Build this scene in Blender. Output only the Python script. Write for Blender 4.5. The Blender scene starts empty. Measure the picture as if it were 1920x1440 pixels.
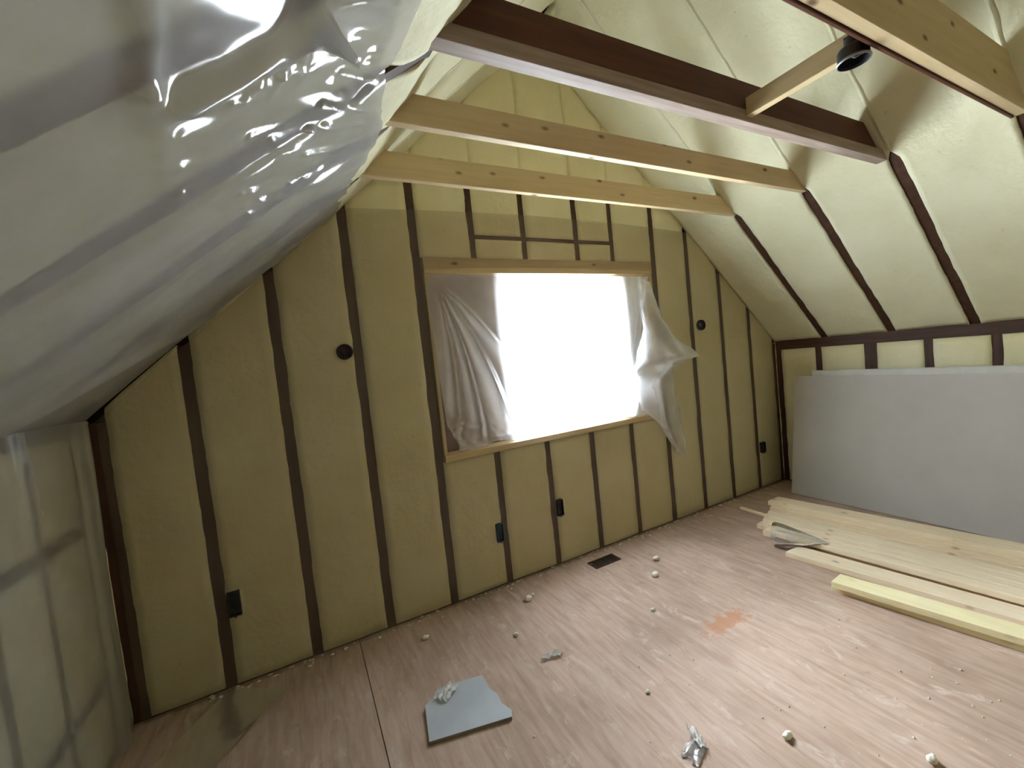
import bpy, math, random
import numpy as np
from mathutils import Vector, Matrix, noise

rnd = random.Random(7)
S = bpy.context.scene
COL = S.collection

# ------------------------------------------------------------------ camera
YAW, PITCH, ROLL = 0.473, -0.053, -0.104
cy, sy, cp, sp = math.cos(YAW), math.sin(YAW), math.cos(PITCH), math.sin(PITCH)
fwd = Vector((sy * cp, cy * cp, sp)); rgt = Vector((cy, -sy, 0)); up = rgt.cross(fwd)
c, s_ = math.cos(ROLL), math.sin(ROLL)
R2 = c * rgt + s_ * up; U2 = -s_ * rgt + c * up
cam_d = bpy.data.cameras.new('camera'); cam = bpy.data.objects.new('camera', cam_d); COL.objects.link(cam)
M = Matrix.Identity(4)
for i in range(3):
    M[i][0] = R2[i]; M[i][1] = U2[i]; M[i][2] = -fwd[i]
M[0][3], M[1][3], M[2][3] = 0.886, -2.577, 1.525
cam.matrix_world = M
cam_d.sensor_width = 36; cam_d.lens = 36 * 779.325 / 1920; cam_d.clip_start = 0.02
S.camera = cam

# ------------------------------------------------------------------ light
w = bpy.data.worlds.new('sky'); S.world = w; w.use_nodes = True
bg = w.node_tree.nodes['Background']
wn, wl_ = w.node_tree.nodes, w.node_tree.links
wt = wn.new('ShaderNodeTexCoord'); wx = wn.new('ShaderNodeSeparateXYZ'); wl_.new(wt.outputs['Generated'], wx.inputs[0])
wm = wn.new('ShaderNodeMapRange'); wm.inputs[1].default_value = 0; wm.inputs[2].default_value = 1; wm.inputs[3].default_value = 18; wm.inputs[4].default_value = 54
wl_.new(wx.outputs['Z'], wm.inputs[0]); wl_.new(wm.outputs[0], bg.inputs[1])     # overcast sky, three times brighter overhead
bg.inputs[0].default_value = (0.84, 0.92, 1.0, 1)
pl = bpy.data.lights.new('window_daylight', 'AREA'); pl.shape = 'RECTANGLE'; pl.size = 1.0; pl.size_y = 1.25
pl.cycles.is_portal = True
po = bpy.data.objects.new('window_daylight', pl); COL.objects.link(po)
po.location = (2.72, 0.345, 1.55); po.rotation_euler = (math.radians(-90), 0, 0)
vs = S.view_settings
S.display_settings.display_device = 'sRGB'
vs.view_transform = 'Standard'; vs.look = 'None'; vs.gamma = 1; vs.exposure = 2.42
try: vs.use_curve_mapping = False
except Exception: pass
cy_ = S.cycles
cy_.max_bounces = 12; cy_.diffuse_bounces = 7; cy_.glossy_bounces = 3; cy_.transmission_bounces = 8
cy_.transparent_max_bounces = 16; cy_.caustics_reflective = False; cy_.caustics_refractive = False
cy_.sample_clamp_indirect = 8; cy_.use_guiding = True; cy_.guiding_training_samples = 32

# ------------------------------------------------------------------ materials
def newmat(name):
    m = bpy.data.materials.new(name); m.use_nodes = True
    return m, m.node_tree, m.node_tree.nodes, m.node_tree.links
def N(nt, typ, **kw):
    n = nt.nodes.new(typ)
    for k, v in kw.items():
        if k in n.inputs.keys() if isinstance(k, str) else False: n.inputs[k].default_value = v
        else: setattr(n, k, v)
    return n
def ramp(nt, fac, stops):
    r = nt.nodes.new('ShaderNodeValToRGB'); e = r.color_ramp.elements
    while len(e) < len(stops): e.new(0.5)
    for k, (p, col) in enumerate(stops): e[k].position = p; e[k].color = (*col, 1)
    nt.links.new(fac, r.inputs[0]); return r.outputs[0]
def coords(nt, scale=(1, 1, 1)):
    t = nt.nodes.new('ShaderNodeTexCoord'); mp = nt.nodes.new('ShaderNodeMapping')
    mp.inputs['Scale'].default_value = scale; nt.links.new(t.outputs['Object'], mp.inputs[0]); return mp.outputs[0]
def tex(nt, vec, sc, det=4, rough=.55, dist=0):
    n = nt.nodes.new('ShaderNodeTexNoise'); n.inputs['Scale'].default_value = sc; n.inputs['Detail'].default_value = det
    n.inputs['Roughness'].default_value = rough; n.inputs['Distortion'].default_value = dist
    nt.links.new(vec, n.inputs['Vector']); return n.outputs[0]
def mixc(nt, fac, a, b, mode='MIX'):
    n = nt.nodes.new('ShaderNodeMix'); n.data_type = 'RGBA'; n.blend_type = mode
    for sock, v in ((n.inputs[0], fac), (n.inputs[6], a), (n.inputs[7], b)):
        if isinstance(v, (int, float)): sock.default_value = v
        elif isinstance(v, tuple): sock.default_value = (*v, 1)
        else: nt.links.new(v, sock)
    return n.outputs[2]
def bump(nt, h, strength, dist=.01):
    b = nt.nodes.new('ShaderNodeBump'); b.inputs['Strength'].default_value = strength; b.inputs['Distance'].default_value = dist
    nt.links.new(h, b.inputs['Height']); return b.outputs[0]
def setc(nt, sock, v):
    if isinstance(v, tuple): sock.default_value = (*v, 1)
    else: nt.links.new(v, sock)

def foam_mat(name, a, b):
    m, nt, nd, lk = newmat(name); p = nd['Principled BSDF']
    v = coords(nt); n1 = tex(nt, v, 2.2, 5); n2 = tex(nt, v, 38, 3); n3 = tex(nt, v, 9, 4)
    col = ramp(nt, n1, [(.35, a), (.68, b)])
    sp_ = ramp(nt, tex(nt, v, 26, 2), [(.70, (1, 1, 1)), (.78, (.80, .70, .55))])
    col = mixc(nt, .6, col, sp_, 'MULTIPLY')
    lk.new(col, p.inputs['Base Color']); p.inputs['Roughness'].default_value = .75
    p.inputs['Specular IOR Level'].default_value = .25
    b1 = bump(nt, n2, .35, .006); bb = nt.nodes.new('ShaderNodeBump'); bb.inputs['Strength'].default_value = .28; bb.inputs['Distance'].default_value = .03
    lk.new(n3, bb.inputs['Height']); lk.new(b1, bb.inputs['Normal']); lk.new(bb.outputs[0], p.inputs['Normal'])
    return m
def wood_mat(name, dark, light, axis, knots=0.0, rough=.6, grain=1.0):
    m, nt, nd, lk = newmat(name); p = nd['Principled BSDF']
    sc = [16, 16, 16]; sc[axis] = .9
    v = coords(nt, tuple(sc)); g = tex(nt, v, 2.2 * grain, 6, .62, .35)
    col = ramp(nt, g, [(.30, dark), (.66, light)])
    big = tex(nt, coords(nt), 2.5, 3)
    col = mixc(nt, .35, col, ramp(nt, big, [(.3, (.72, .70, .68)), (.7, (1, 1, 1))]), 'MULTIPLY')
    if knots:
        sk = [9, 9, 9]; sk[axis] = 4.2
        vo = nt.nodes.new('ShaderNodeTexVoronoi'); vo.inputs['Scale'].default_value = 1.0
        lk.new(coords(nt, tuple(sk)), vo.inputs['Vector'])
        kf = ramp(nt, vo.outputs['Distance'], [(.05, (1, 1, 1)), (.13, (0, 0, 0))])
        kk = nt.nodes.new('ShaderNodeMath'); kk.operation = 'MULTIPLY'; kk.inputs[1].default_value = knots
        lk.new(kf, kk.inputs[0])
        col = mixc(nt, kk.outputs[0], col, (.10, .045, .02))
    lk.new(col, p.inputs['Base Color']); p.inputs['Roughness'].default_value = rough
    p.inputs['Specular IOR Level'].default_value = .3
    lk.new(bump(nt, g, .25, .002), p.inputs['Normal'])
    return m
def plain(name, col, rough=.5, metal=0, var=.12, sc=14, spec=.5):
    m, nt, nd, lk = newmat(name); p = nd['Principled BSDF']
    n = tex(nt, coords(nt), sc, 4)
    d = tuple(x * (1 - var) for x in col); l = tuple(min(1, x * (1 + var)) for x in col)
    lk.new(ramp(nt, n, [(.3, d), (.7, l)]), p.inputs['Base Color'])
    p.inputs['Roughness'].default_value = rough; p.inputs['Metallic'].default_value = metal
    p.inputs['Specular IOR Level'].default_value = spec
    lk.new(bump(nt, n, .1, .002), p.inputs['Normal'])
    return m
def plastic_mat(name, haze, col, trans=.5, rough=.18, gloss=1.0, bsc=18, bst=.2, clear=(1, 1, 1)):
    m, nt, nd, lk = newmat(name); nd.remove(nd['Principled BSDF']); out = nd['Material Output']
    tr = nd.new('ShaderNodeBsdfTransparent'); tr.inputs[0].default_value = (*clear, 1)
    df = nd.new('ShaderNodeBsdfDiffuse'); df.inputs[0].default_value = (*col, 1)
    tl = nd.new('ShaderNodeBsdfTranslucent'); tl.inputs[0].default_value = (*col, 1)
    gl = nd.new('ShaderNodeBsdfAnisotropic'); gl.inputs['Roughness'].default_value = rough; gl.inputs[0].default_value = (1, 1, 1, 1)
    v = coords(nt); n1 = tex(nt, v, bsc, 3); nb = bump(nt, n1, bst, .01)
    for b in (df, tl, gl): lk.new(nb, b.inputs['Normal'])
    m1 = nd.new('ShaderNodeMixShader'); m1.inputs[0].default_value = trans; lk.new(df.outputs[0], m1.inputs[1]); lk.new(tl.outputs[0], m1.inputs[2])
    hz = nd.new('ShaderNodeMapRange'); lk.new(tex(nt, v, 3.0, 4), hz.inputs[0])
    hz.inputs[1].default_value = .3; hz.inputs[2].default_value = .7; hz.inputs[3].default_value = haze * .85; hz.inputs[4].default_value = min(1, haze * 1.15)
    m2 = nd.new('ShaderNodeMixShader'); lk.new(hz.outputs[0], m2.inputs[0]); lk.new(tr.outputs[0], m2.inputs[1]); lk.new(m1.outputs[0], m2.inputs[2])
    fr = nd.new('ShaderNodeFresnel'); fr.inputs[0].default_value = 1.45; lk.new(nb, fr.inputs['Normal'])
    mu = nd.new('ShaderNodeMath'); mu.operation = 'MULTIPLY'; mu.inputs[1].default_value = gloss; mu.use_clamp = True; lk.new(fr.outputs[0], mu.inputs[0])
    m3 = nd.new('ShaderNodeMixShader'); lk.new(mu.outputs[0], m3.inputs[0]); lk.new(m2.outputs[0], m3.inputs[1]); lk.new(gl.outputs[0], m3.inputs[2])
    lk.new(m3.outputs[0], out.inputs[0])
    return m
def floor_mat():
    m, nt, nd, lk = newmat('plywood_subfloor'); p = nd['Principled BSDF']
    v = coords(nt, (13, 1.6, 1)); g = tex(nt, v, 2.6, 6, .6, .6)
    col = ramp(nt, g, [(.25, (.40, .275, .21)), (.5, (.50, .37, .30)), (.75, (.58, .455, .385))])
    big = tex(nt, coords(nt), 1.3, 5, .6)
    col = mixc(nt, .52, col, ramp(nt, big, [(.36, (.60, .54, .48)), (.62, (1.08, 1.05, 1.03))]), 'MULTIPLY')
    sc_ = ramp(nt, tex(nt, coords(nt, (2.2, 1, 1)), 5, 5, .7, .4), [(.58, (0, 0, 0)), (.68, (1, 1, 1))])
    dusty = nt.nodes.new('ShaderNodeMath'); dusty.operation = 'MULTIPLY'; dusty.inputs[1].default_value = .55; lk.new(sc_, dusty.inputs[0])
    col = mixc(nt, dusty.outputs[0], col, (.66, .56, .50))
    st = ramp(nt, tex(nt, coords(nt), 8, 3, .6), [(.66, (0, 0, 0)), (.75, (1, 1, 1))])
    dk = nt.nodes.new('ShaderNodeMath'); dk.operation = 'MULTIPLY'; dk.inputs[1].default_value = .35; lk.new(st, dk.inputs[0])
    col = mixc(nt, dk.outputs[0], col, (.22, .135, .09))
    # orange-red worn patch where the veneer came off, at (2.78, -1.1)
    t = nd.new('ShaderNodeTexCoord'); vm = nd.new('ShaderNodeVectorMath'); vm.operation = 'SUBTRACT'; vm.inputs[1].default_value = (2.79, -1.10, 0)
    lk.new(t.outputs['Object'], vm.inputs[0])
    ms = nd.new('ShaderNodeMapping'); ms.inputs['Scale'].default_value = (4.2, 13.0, 0); ms.inputs['Rotation'].default_value = (0, 0, .75); lk.new(vm.outputs[0], ms.inputs[0])
    ln = nd.new('ShaderNodeVectorMath'); ln.operation = 'LENGTH'; lk.new(ms.outputs[0], ln.inputs[0])
    ad = nd.new('ShaderNodeMath'); ad.operation = 'ADD'; lk.new(ln.outputs['Value'], ad.inputs[0])
    nn = nd.new('ShaderNodeMath'); nn.operation = 'MULTIPLY_ADD'; nn.inputs[1].default_value = 2.4; nn.inputs[2].default_value = -1.2
    lk.new(tex(nt, coords(nt), 22, 4, .7), nn.inputs[0]); lk.new(nn.outputs[0], ad.inputs[1])
    pf = ramp(nt, ad.outputs[0], [(.45, (.75, .75, .75)), (.85, (0, 0, 0))])
    col = mixc(nt, pf, col, (.46, .22, .12))
    lk.new(col, p.inputs['Base Color']); p.inputs['Roughness'].default_value = .72; p.inputs['Specular IOR Level'].default_value = .2
    lk.new(bump(nt, g, .3, .003), p.inputs['Normal'])
    return m

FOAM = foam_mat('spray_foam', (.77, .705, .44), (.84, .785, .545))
FOAMC = foam_mat('dimmed_roof_foam', (.655, .63, .425), (.725, .705, .505))  # same foam as the gable, colour darkened to dim the light on the slopes
DK = [wood_mat('aged_brown_framing_%s' % 'xyz'[a], (.045, .020, .011), (.100, .047, .028), a) for a in range(3)]
PALE = [wood_mat('pale_framing_lumber_%s' % 'xyz'[a], (.52, .39, .21), (.61, .48, .29), a, .9) for a in range(3)]
OLD = wood_mat('brown_joist', (.060, .018, .009), (.115, .038, .018), 0)
OLD2 = wood_mat('dusty_brown_strip', (.23, .165, .13), (.38, .295, .25), 0)
LUM = wood_mat('new_pine', (.86, .69, .48), (.95, .83, .64), 1, .6)
LUMY = wood_mat('yellow_pine', (.80, .70, .40), (.90, .82, .54), 1, .2)
FLOOR = floor_mat()
GYP = plain('drywall_grey_paper', (.50, .48, .455), .85, var=.05, sc=3, spec=.2)
GYPE = plain('drywall_core', (.60, .59, .565), .9, var=.06)
SCRAP = plain('grey_scrap_board', (.46, .49, .54), .32, var=.08, sc=6)
SCRAPE = plain('scrap_board_edge', (.20, .17, .14), .8)
INF = plain('infill_board_grey', (.50, .48, .48), .8, var=.15, sc=5)
INFD = plain('infill_board_brown', (.17, .115, .095), .8, var=.3, sc=7)
BLACK = plain('black_plastic', (.012, .012, .013), .45)
BLUE = plain('blue_box_plastic', (.015, .05, .09), .4)
REDW = plain('red_cable', (.12, .008, .012), .5)
GREYM = plain('grey_metal', (.28, .28, .30), .4, .6)
BROWNM = plain('brown_register_metal', (.05, .022, .010), .5, .2)
WHITEV = plain('white_vinyl', (.78, .79, .80), .35, var=.02)
CRUMB = plain('foam_crumb', (.82, .78, .66), .8)
OSB = plain('sheathing_board', (.20, .11, .065), .8, var=.35, sc=20)
OUT = plain('outside_ground', (.55, .58, .55), .9)
VAPOR = plastic_mat('vapor_barrier_poly', .17, (.42, .38, .34), .35, .22, .40, 7, .12, (.985, .96, .91))
SLOPEP = plastic_mat('milky_poly', .64, (.53, .54, .555), .35, .13, .12, 9, .05)
KNEEP = plastic_mat('milky_poly_low', .55, (.50, .505, .49), .35, .2, .15, 9, .05)
WINP = plastic_mat('window_poly', .84, (.92, .94, .98), .90, .25, .35, 10, .08)
CLEAR = plastic_mat('clear_scrap_poly', .34, (.72, .74, .77), .4, .15, 1.0, 30, .25)
SKIRT = plastic_mat('floor_poly', .38, (.36, .37, .35), .3, .2, .5, 8, .08)
GLASS = plastic_mat('window_glass', .02, (.9, .9, .9), .5, .02, 1.0, 1, 0)

# ------------------------------------------------------------------ object helpers
def link(name, verts, faces, mat, parent=None, smooth=False, mats=None, fm=None):
    me = bpy.data.meshes.new(name); me.from_pydata([tuple(map(float, v)) for v in verts], [], faces); me.update()
    if mats:
        for m in mats: me.materials.append(m)
        if fm:
            for p, k in zip(me.polygons, fm): p.material_index = k
    else: me.materials.append(mat)
    if smooth:
        for p in me.polygons: p.use_smooth = True
    o = bpy.data.objects.new(name, me); COL.objects.link(o)
    if parent: o.parent = parent
    return o
def tag(o, label, cat, group=None):
    o['label'] = label; o['category'] = cat
    if group: o['group'] = group
    return o
def struct(o): o['kind'] = 'structure'; return o
def empty(name):
    o = bpy.data.objects.new(name, None); o.empty_display_size = .05; COL.objects.link(o); return o
QUADS = [(0, 3, 2, 1), (4, 5, 6, 7), (0, 1, 5, 4), (1, 2, 6, 5), (2, 3, 7, 6), (3, 0, 4, 7)]
class MB:
    def __init__(s): s.v = []; s.f = []; s.m = []
    def hexa(s, p, m=0):
        b = len(s.v); s.v += [tuple(q) for q in p]; s.f += [tuple(b + i for i in q) for q in QUADS]; s.m += [m] * 6; return s
    def box(s, x0, x1, y0, y1, z0, z1, m=0):
        return s.hexa([(x0, y0, z0), (x1, y0, z0), (x1, y1, z0), (x0, y1, z0), (x0, y0, z1), (x1, y0, z1), (x1, y1, z1), (x0, y1, z1)], m)
    def lathe(s, c, ax, prof, n=24, m=0, caps=True):
        ax = Vector(ax).normalized(); a = ax.orthogonal().normalized(); b = ax.cross(a); base = len(s.v)
        for r, h in prof:
            for k in range(n):
                t = 2 * math.pi * k / n; s.v.append(tuple(Vector(c) + ax * h + (a * math.cos(t) + b * math.sin(t)) * r))
        for i in range(len(prof) - 1):
            for k in range(n):
                j = (k + 1) % n; s.f.append((base + i * n + k, base + i * n + j, base + (i + 1) * n + j, base + (i + 1) * n + k)); s.m.append(m)
        if caps:
            s.f.append(tuple(base + k for k in range(n))[::-1]); s.f.append(tuple(base + (len(prof) - 1) * n + k for k in range(n))); s.m += [m, m]
        return s
    def tube(s, pts, r, n=8, m=0):
        base = len(s.v)
        for i, p in enumerate(pts):
            d = (Vector(pts[min(i + 1, len(pts) - 1)]) - Vector(pts[max(i - 1, 0)])).normalized(); a = d.orthogonal().normalized(); b = d.cross(a)
            for k in range(n):
                t = 2 * math.pi * k / n; s.v.append(tuple(Vector(p) + (a * math.cos(t) + b * math.sin(t)) * r))
        for i in range(len(pts) - 1):
            for k in range(n):
                j = (k + 1) % n; s.f.append((base + i * n + k, base + i * n + j, base + (i + 1) * n + j, base + (i + 1) * n + k)); s.m.append(m)
        return s
    def build(s, name, mat, parent=None, smooth=False, mats=None): return link(name, s.v, s.f, mat, parent, smooth, mats, s.m)
def bevel(o, wd=.003, seg=2):
    b = o.modifiers.new('edge_round', 'BEVEL'); b.width = wd; b.segments = seg; b.limit_method = 'ANGLE'; return o
def nz(x, y, z=0.0): return noise.noise(Vector((x, y, z)))
def fbm(x, y, z=0.0): return nz(x, y, z) + .5 * nz(2.1 * x, 2.1 * y, z + 7) + .25 * nz(4.3 * x, 4.3 * y, z + 13)

def slab(name, fmap, umin, umax, vmin, vmax, nu, nv, mat, parent, h, drop=.03, jit=.006, seed=0):
    """foam filling one bay: fmap(u,v,h)->point; umin/umax functions of v, vmin/vmax functions of u-fraction"""
    V = []; F = []
    for j in range(nv + 1):
        t = j / nv
        for i in range(nu + 1):
            a = i / nu
            v0, v1 = vmin(a), vmax(a); v = v0 + (v1 - v0) * t
            u0, u1 = umin(v), umax(v)
            u0 += jit * (fbm(v * 9, seed * 3.1) + .5 * nz(v * 60, seed)); u1 += jit * (fbm(v * 9, seed * 3.1 + 50) + .5 * nz(v * 60, seed + 9))
            u = u0 + (u1 - u0) * a
            V.append(fmap(u, v, h(u, v, a, t)))
    W = nu + 1
    for j in range(nv):
        for i in range(nu): F.append((j * W + i, j * W + i + 1, (j + 1) * W + i + 1, (j + 1) * W + i))
    # side skirt back into the bay
    ring = [i for i in range(W)] + [j * W + nu for j in range(1, nv + 1)] + [nv * W + i for i in range(nu - 1, -1, -1)] + [j * W for j in range(nv - 1, 0, -1)]
    base = len(V)
    for k in ring:
        j, i = divmod(k, W); t = j / nv; a = i / nu
        v0, v1 = vmin(a), vmax(a); v = v0 + (v1 - v0) * t; u0, u1 = umin(v), umax(v)
        u0 += jit * (fbm(v * 9, seed * 3.1) + .5 * nz(v * 60, seed)); u1 += jit * (fbm(v * 9, seed * 3.1 + 50) + .5 * nz(v * 60, seed + 9))
        V.append(fmap(u0 + (u1 - u0) * a, v, h(u0 + (u1 - u0) * a, v, a, t) - drop))
    n = len(ring)
    for k in range(n): F.append((ring[k], base + k, base + (k + 1) % n, ring[(k + 1) % n]))
    return link(name, V, F, mat, parent, smooth=True)

# ------------------------------------------------------------------ dimensions
XR, ZK, ZT, XE = 5.292, 1.452, 2.484, 4.136
XM = XR / 2; SL = (ZT - ZK) / (XR - XE); ZR = ZK + XM * SL
NL = math.sqrt(1 + SL * SL); YB = -6.4; SP = .4064; HW = .027
def slope_z(x): return ZK + min(x, XR - x) * SL

# ------------------------------------------------------------------ floor
m = MB(); m.box(-.2, XR + .2, YB - .2, .40, -.16, -.02)
floor = struct(m.build('floor', OSB))
xs = [0, 1.03, 2.25, 3.47, 4.69, XR]
ys = [[.0, -2.2, -4.64, YB], [.0, -1.22 * 2.9, YB], [.0, -2.9, -5.3, YB], [.0, -1.9 * 2, YB], [.0, -3.1, YB]]
for k in range(5):
    for y1, y0 in zip(ys[k][:-1], ys[k][1:]):
        gl = .002 if k == 1 else .0003; gr = .002 if k == 0 else .0003
        p = MB(); p.box(xs[k] + gl, xs[k + 1] - gr, y0 + .0004, y1 - .0004, -.02, 0)
        p.build('plywood_panel', FLOOR, floor)

# ------------------------------------------------------------------ gable wall (wall_back)
m = MB()
WX0, WX1, WZ0, WZ1 = 1.665, 3.63, .965, 2.135
def gable_poly(y0, y1, mb, x0, x1, zb):
    pass
yo0, yo1 = .315, .36
# sheathing around the rough opening: left, right, below, above (two triangular halves)
m.hexa([(-.2, yo0, -.1), (WX0, yo0, -.1), (WX0, yo1, -.1), (-.2, yo1, -.1), (-.2, yo0, slope_z(0)+.2), (WX0, yo0, slope_z(WX0)+.2), (WX0, yo1, slope_z(WX0)+.2), (-.2, yo1, slope_z(0)+.2)])
m.hexa([(WX1, yo0, -.1), (XR + .2, yo0, -.1), (XR + .2, yo1, -.1), (WX1, yo1, -.1), (WX1, yo0, slope_z(WX1)+.2), (XR + .2, yo0, slope_z(XR)+.2), (XR + .2, yo1, slope_z(XR)+.2), (WX1, yo1, slope_z(WX1)+.2)])
m.box(WX0, WX1, yo0, yo1, -.1, WZ0)
m.hexa([(WX0, yo0, WZ1), (XM, yo0, WZ1), (XM, yo1, WZ1), (WX0, yo1, WZ1), (WX0, yo0, slope_z(WX0)+.2), (XM, yo0, ZR+.2), (XM, yo1, ZR+.2), (WX0, yo1, slope_z(WX0)+.2)])
m.hexa([(XM, yo0, WZ1), (WX1, yo0, WZ1), (WX1, yo1, WZ1), (XM, yo1, WZ1), (XM, yo0, ZR+.2), (WX1, yo0, slope_z(WX1)+.2), (WX1, yo1, slope_z(WX1)+.2), (XM, yo1, ZR+.2)])
wb = struct(m.build('wall_back', OSB))
gm = lambda u, v, h: (u, -h, v)
def gh(amp=.006):
    return lambda u, v, a, t: .004 + amp * fbm(u * 2.2, v * 1.6, 3) + .004 * math.sin(math.pi * min(max(a, 0), 1))
def gbay(x0, x1, z0, z1, seed, nu=8, nv=40, amp=.006):
    zf = z1 if callable(z1) else (lambda x: z1)
    slab('foam_panel', gm, lambda v: x0, lambda v: x1, lambda a: z0, lambda a: zf(x0 + (x1 - x0) * a), nu, nv, FOAM, wb, gh(amp), seed=seed, jit=.005)
studs = {i: i * SP for i in range(1, 13)}
studs[0] = .045; studs[13] = XR - .03
for i in (0, 1, 2, 3, 4, 9, 10, 11, 12, 13):
    x = studs[i]; hw = .034 if i == 0 else HW
    if i == 4: x -= .002
    zt = min(2.72, slope_z(max(x - hw, 0.01)) - .02, slope_z(x + hw) - .02)
    MB().box(x - hw, x + hw, -.001, .14, .004, zt).build('stud', DK[2], wb)
CR_U = {5: 2.018, 6: 2.412, 7: 2.872, 8: 3.215}
for i in (5, 6, 7, 8):
    x = studs[i]; MB().box(x - .024, x + .024, -.001, .14, .004, .925).build('cripple_stud', DK[2], wb)
    x = CR_U[i]; MB().box(x - .022, x + .022, -.001, .14, 2.235, 2.72).build('cripple_stud', DK[2], wb)
cx = [studs[4] + HW, CR_U[5], CR_U[6], CR_U[7], CR_U[8], studs[9] - HW]
for k in (1, 2, 3):
    MB().box(cx[k] + .022, cx[k + 1] - .022, .0, .10, 2.362, 2.392).build('blocking', DK[0], wb)
capz = lambda x: min(2.70, slope_z(x) - .015)
for k, (i, j) in enumerate([(0, 1), (1, 2), (2, 3), (3, 4), (9, 10), (10, 11), (11, 12), (12, 13)]):
    gbay(studs[i] + (.034 if i == 0 else HW), studs[j] - HW, .012, capz, k + 1)
gbay(-.005, studs[0] - .034, .012, lambda x: slope_z(max(x, 0)) - .01, 30, 3)
gbay(studs[13] + HW, XR + .005, .012, lambda x: slope_z(min(x, XR)) - .01, 31, 3)
lowx = [studs[4] + HW] + [studs[i] for i in (5, 6, 7, 8)] + [studs[9] - HW]
for k in range(5):
    a = lowx[k] + (.024 if k else 0); b = lowx[k + 1] - (.024 if k < 4 else 0)
    gbay(a, b, .012, .925, 10 + k, nv=24)
    a = cx[k] + (.022 if k else 0); b = cx[k + 1] - (.022 if k < 4 else 0)
    if k in (1, 2, 3):
        gbay(a, b, 2.235, 2.362, 15 + k, nv=6); gbay(a, b, 2.392, 2.70, 22 + k, nv=12)
    else: gbay(a, b, 2.235, 2.70, 15 + k, nv=18)
# upper gable foam, lumpy, hides the studs above the joists
gx = [1.40, 1.66, 2.05, 2.45, 2.86, 3.22, 3.62, 3.89]
for k in range(7):
    zf = lambda x: slope_z(x) - .005
    x0, x1 = gx[k], gx[k + 1]
    slab('foam_panel', gm, lambda v, a=x0: a, lambda v, b=x1: b, lambda a: 2.695, (lambda a, x0=x0, x1=x1: zf(x0 + (x1 - x0) * a)), 12, 22, FOAM, wb,
         lambda u, v, a, t: .012 + .02 * fbm(u * 3.1, v * 2.7, 9) - .012 * (abs(2 * a - 1) ** 8), jit=.003, seed=40 + k)
# rough opening: header, sill, jambs
bevel(MB().box(WX0, WX1 - .01, -.012, .31, 2.135, 2.235).build('window_header', PALE[0], wb))
bevel(MB().box(WX0, WX1 - .02, -.018, .31, .925, .967).build('window_sill', PALE[0], wb))
bevel(MB().box(WX0, WX0 + .024, -.002, .31, .967, 2.135).build('window_jamb', PALE[2], wb))
bevel(MB().box(WX1 - .042, WX1 - .004, -.004, .31, .967, 2.135).build('window_jamb', PALE[2], wb))

# ------------------------------------------------------------------ window_1
win = struct(empty('window_1'))
FX0, FX1, FZ0, FZ1 = 2.24, 3.20, .967, 2.135
y0, y1 = .26, .315
fr = MB(); t_ = .055
fr.box(FX0, FX0 + t_, y0, y1, FZ0, FZ1); fr.box(FX1 - t_, FX1, y0, y1, FZ0, FZ1)
fr.box(FX0 + t_, FX1 - t_, y0, y1, FZ0, FZ0 + t_); fr.box(FX0 + t_, FX1 - t_, y0, y1, FZ1 - t_, FZ1)
bevel(fr.build('window_frame', WHITEV, win))
MB().box(FX0 + t_, FX1 - t_, (y0 + y1) / 2, (y0 + y1) / 2 + .004, FZ0 + t_, FZ1 - t_).build('pane', GLASS, win)
MB().box(WX0 + .024, FX0, .10, .315, FZ0, FZ1).build('infill_board', INFD, win)
MB().box(FX1, WX1 - .042, .10, .315, FZ0, FZ1).build('infill_board', INF, win)
# ground outside
struct(MB().box(-20, 25, .4, 40, -3.2, -3.0).build('ground', OUT))

# ------------------------------------------------------------------ right knee wall
wr = struct(MB().box(XR + .14, XR + .2, YB - .2, .40, -.1, ZK + .16).build('wall_right', OSB))
MB().box(XR - .002, XR + .14, YB, -.004, 1.365, 1.452).build('top_plate', DK[1], wr)
rst = [(-.03, .03), (-.40, .027), (-.803, .046), (-1.175, .027), (-1.535, .027), (-1.95, .027), (-2.36, .027), (-2.77, .027), (-3.2, .027), (-3.6, .027)]
for y, hw in rst: MB().box(XR - .001, XR + .14, y - hw, y + hw, .004, 1.365).build('stud', DK[2], wr)
rm = lambda u, v, h: (XR - h, -u, v)
for k in range(len(rst) - 1):
    a = -rst[k][0] + rst[k][1]; b = -rst[k + 1][0] - rst[k + 1][1]
    slab('foam_panel', rm, lambda v, a=a: a, lambda v, b=b: b, lambda a_: .01, lambda a_: 1.362, 8, 26, FOAM, wr,
         lambda u, v, a_, t: .004 + .006 * fbm(u * 2.4, v * 2.1, 21), seed=60 + k, jit=.004)
slab('foam_panel', rm, lambda v: 3.627, lambda v: -YB, lambda a_: .01, lambda a_: 1.362, 10, 10, FOAM, wr, lambda u, v, a_, t: .004, seed=77)

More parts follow.
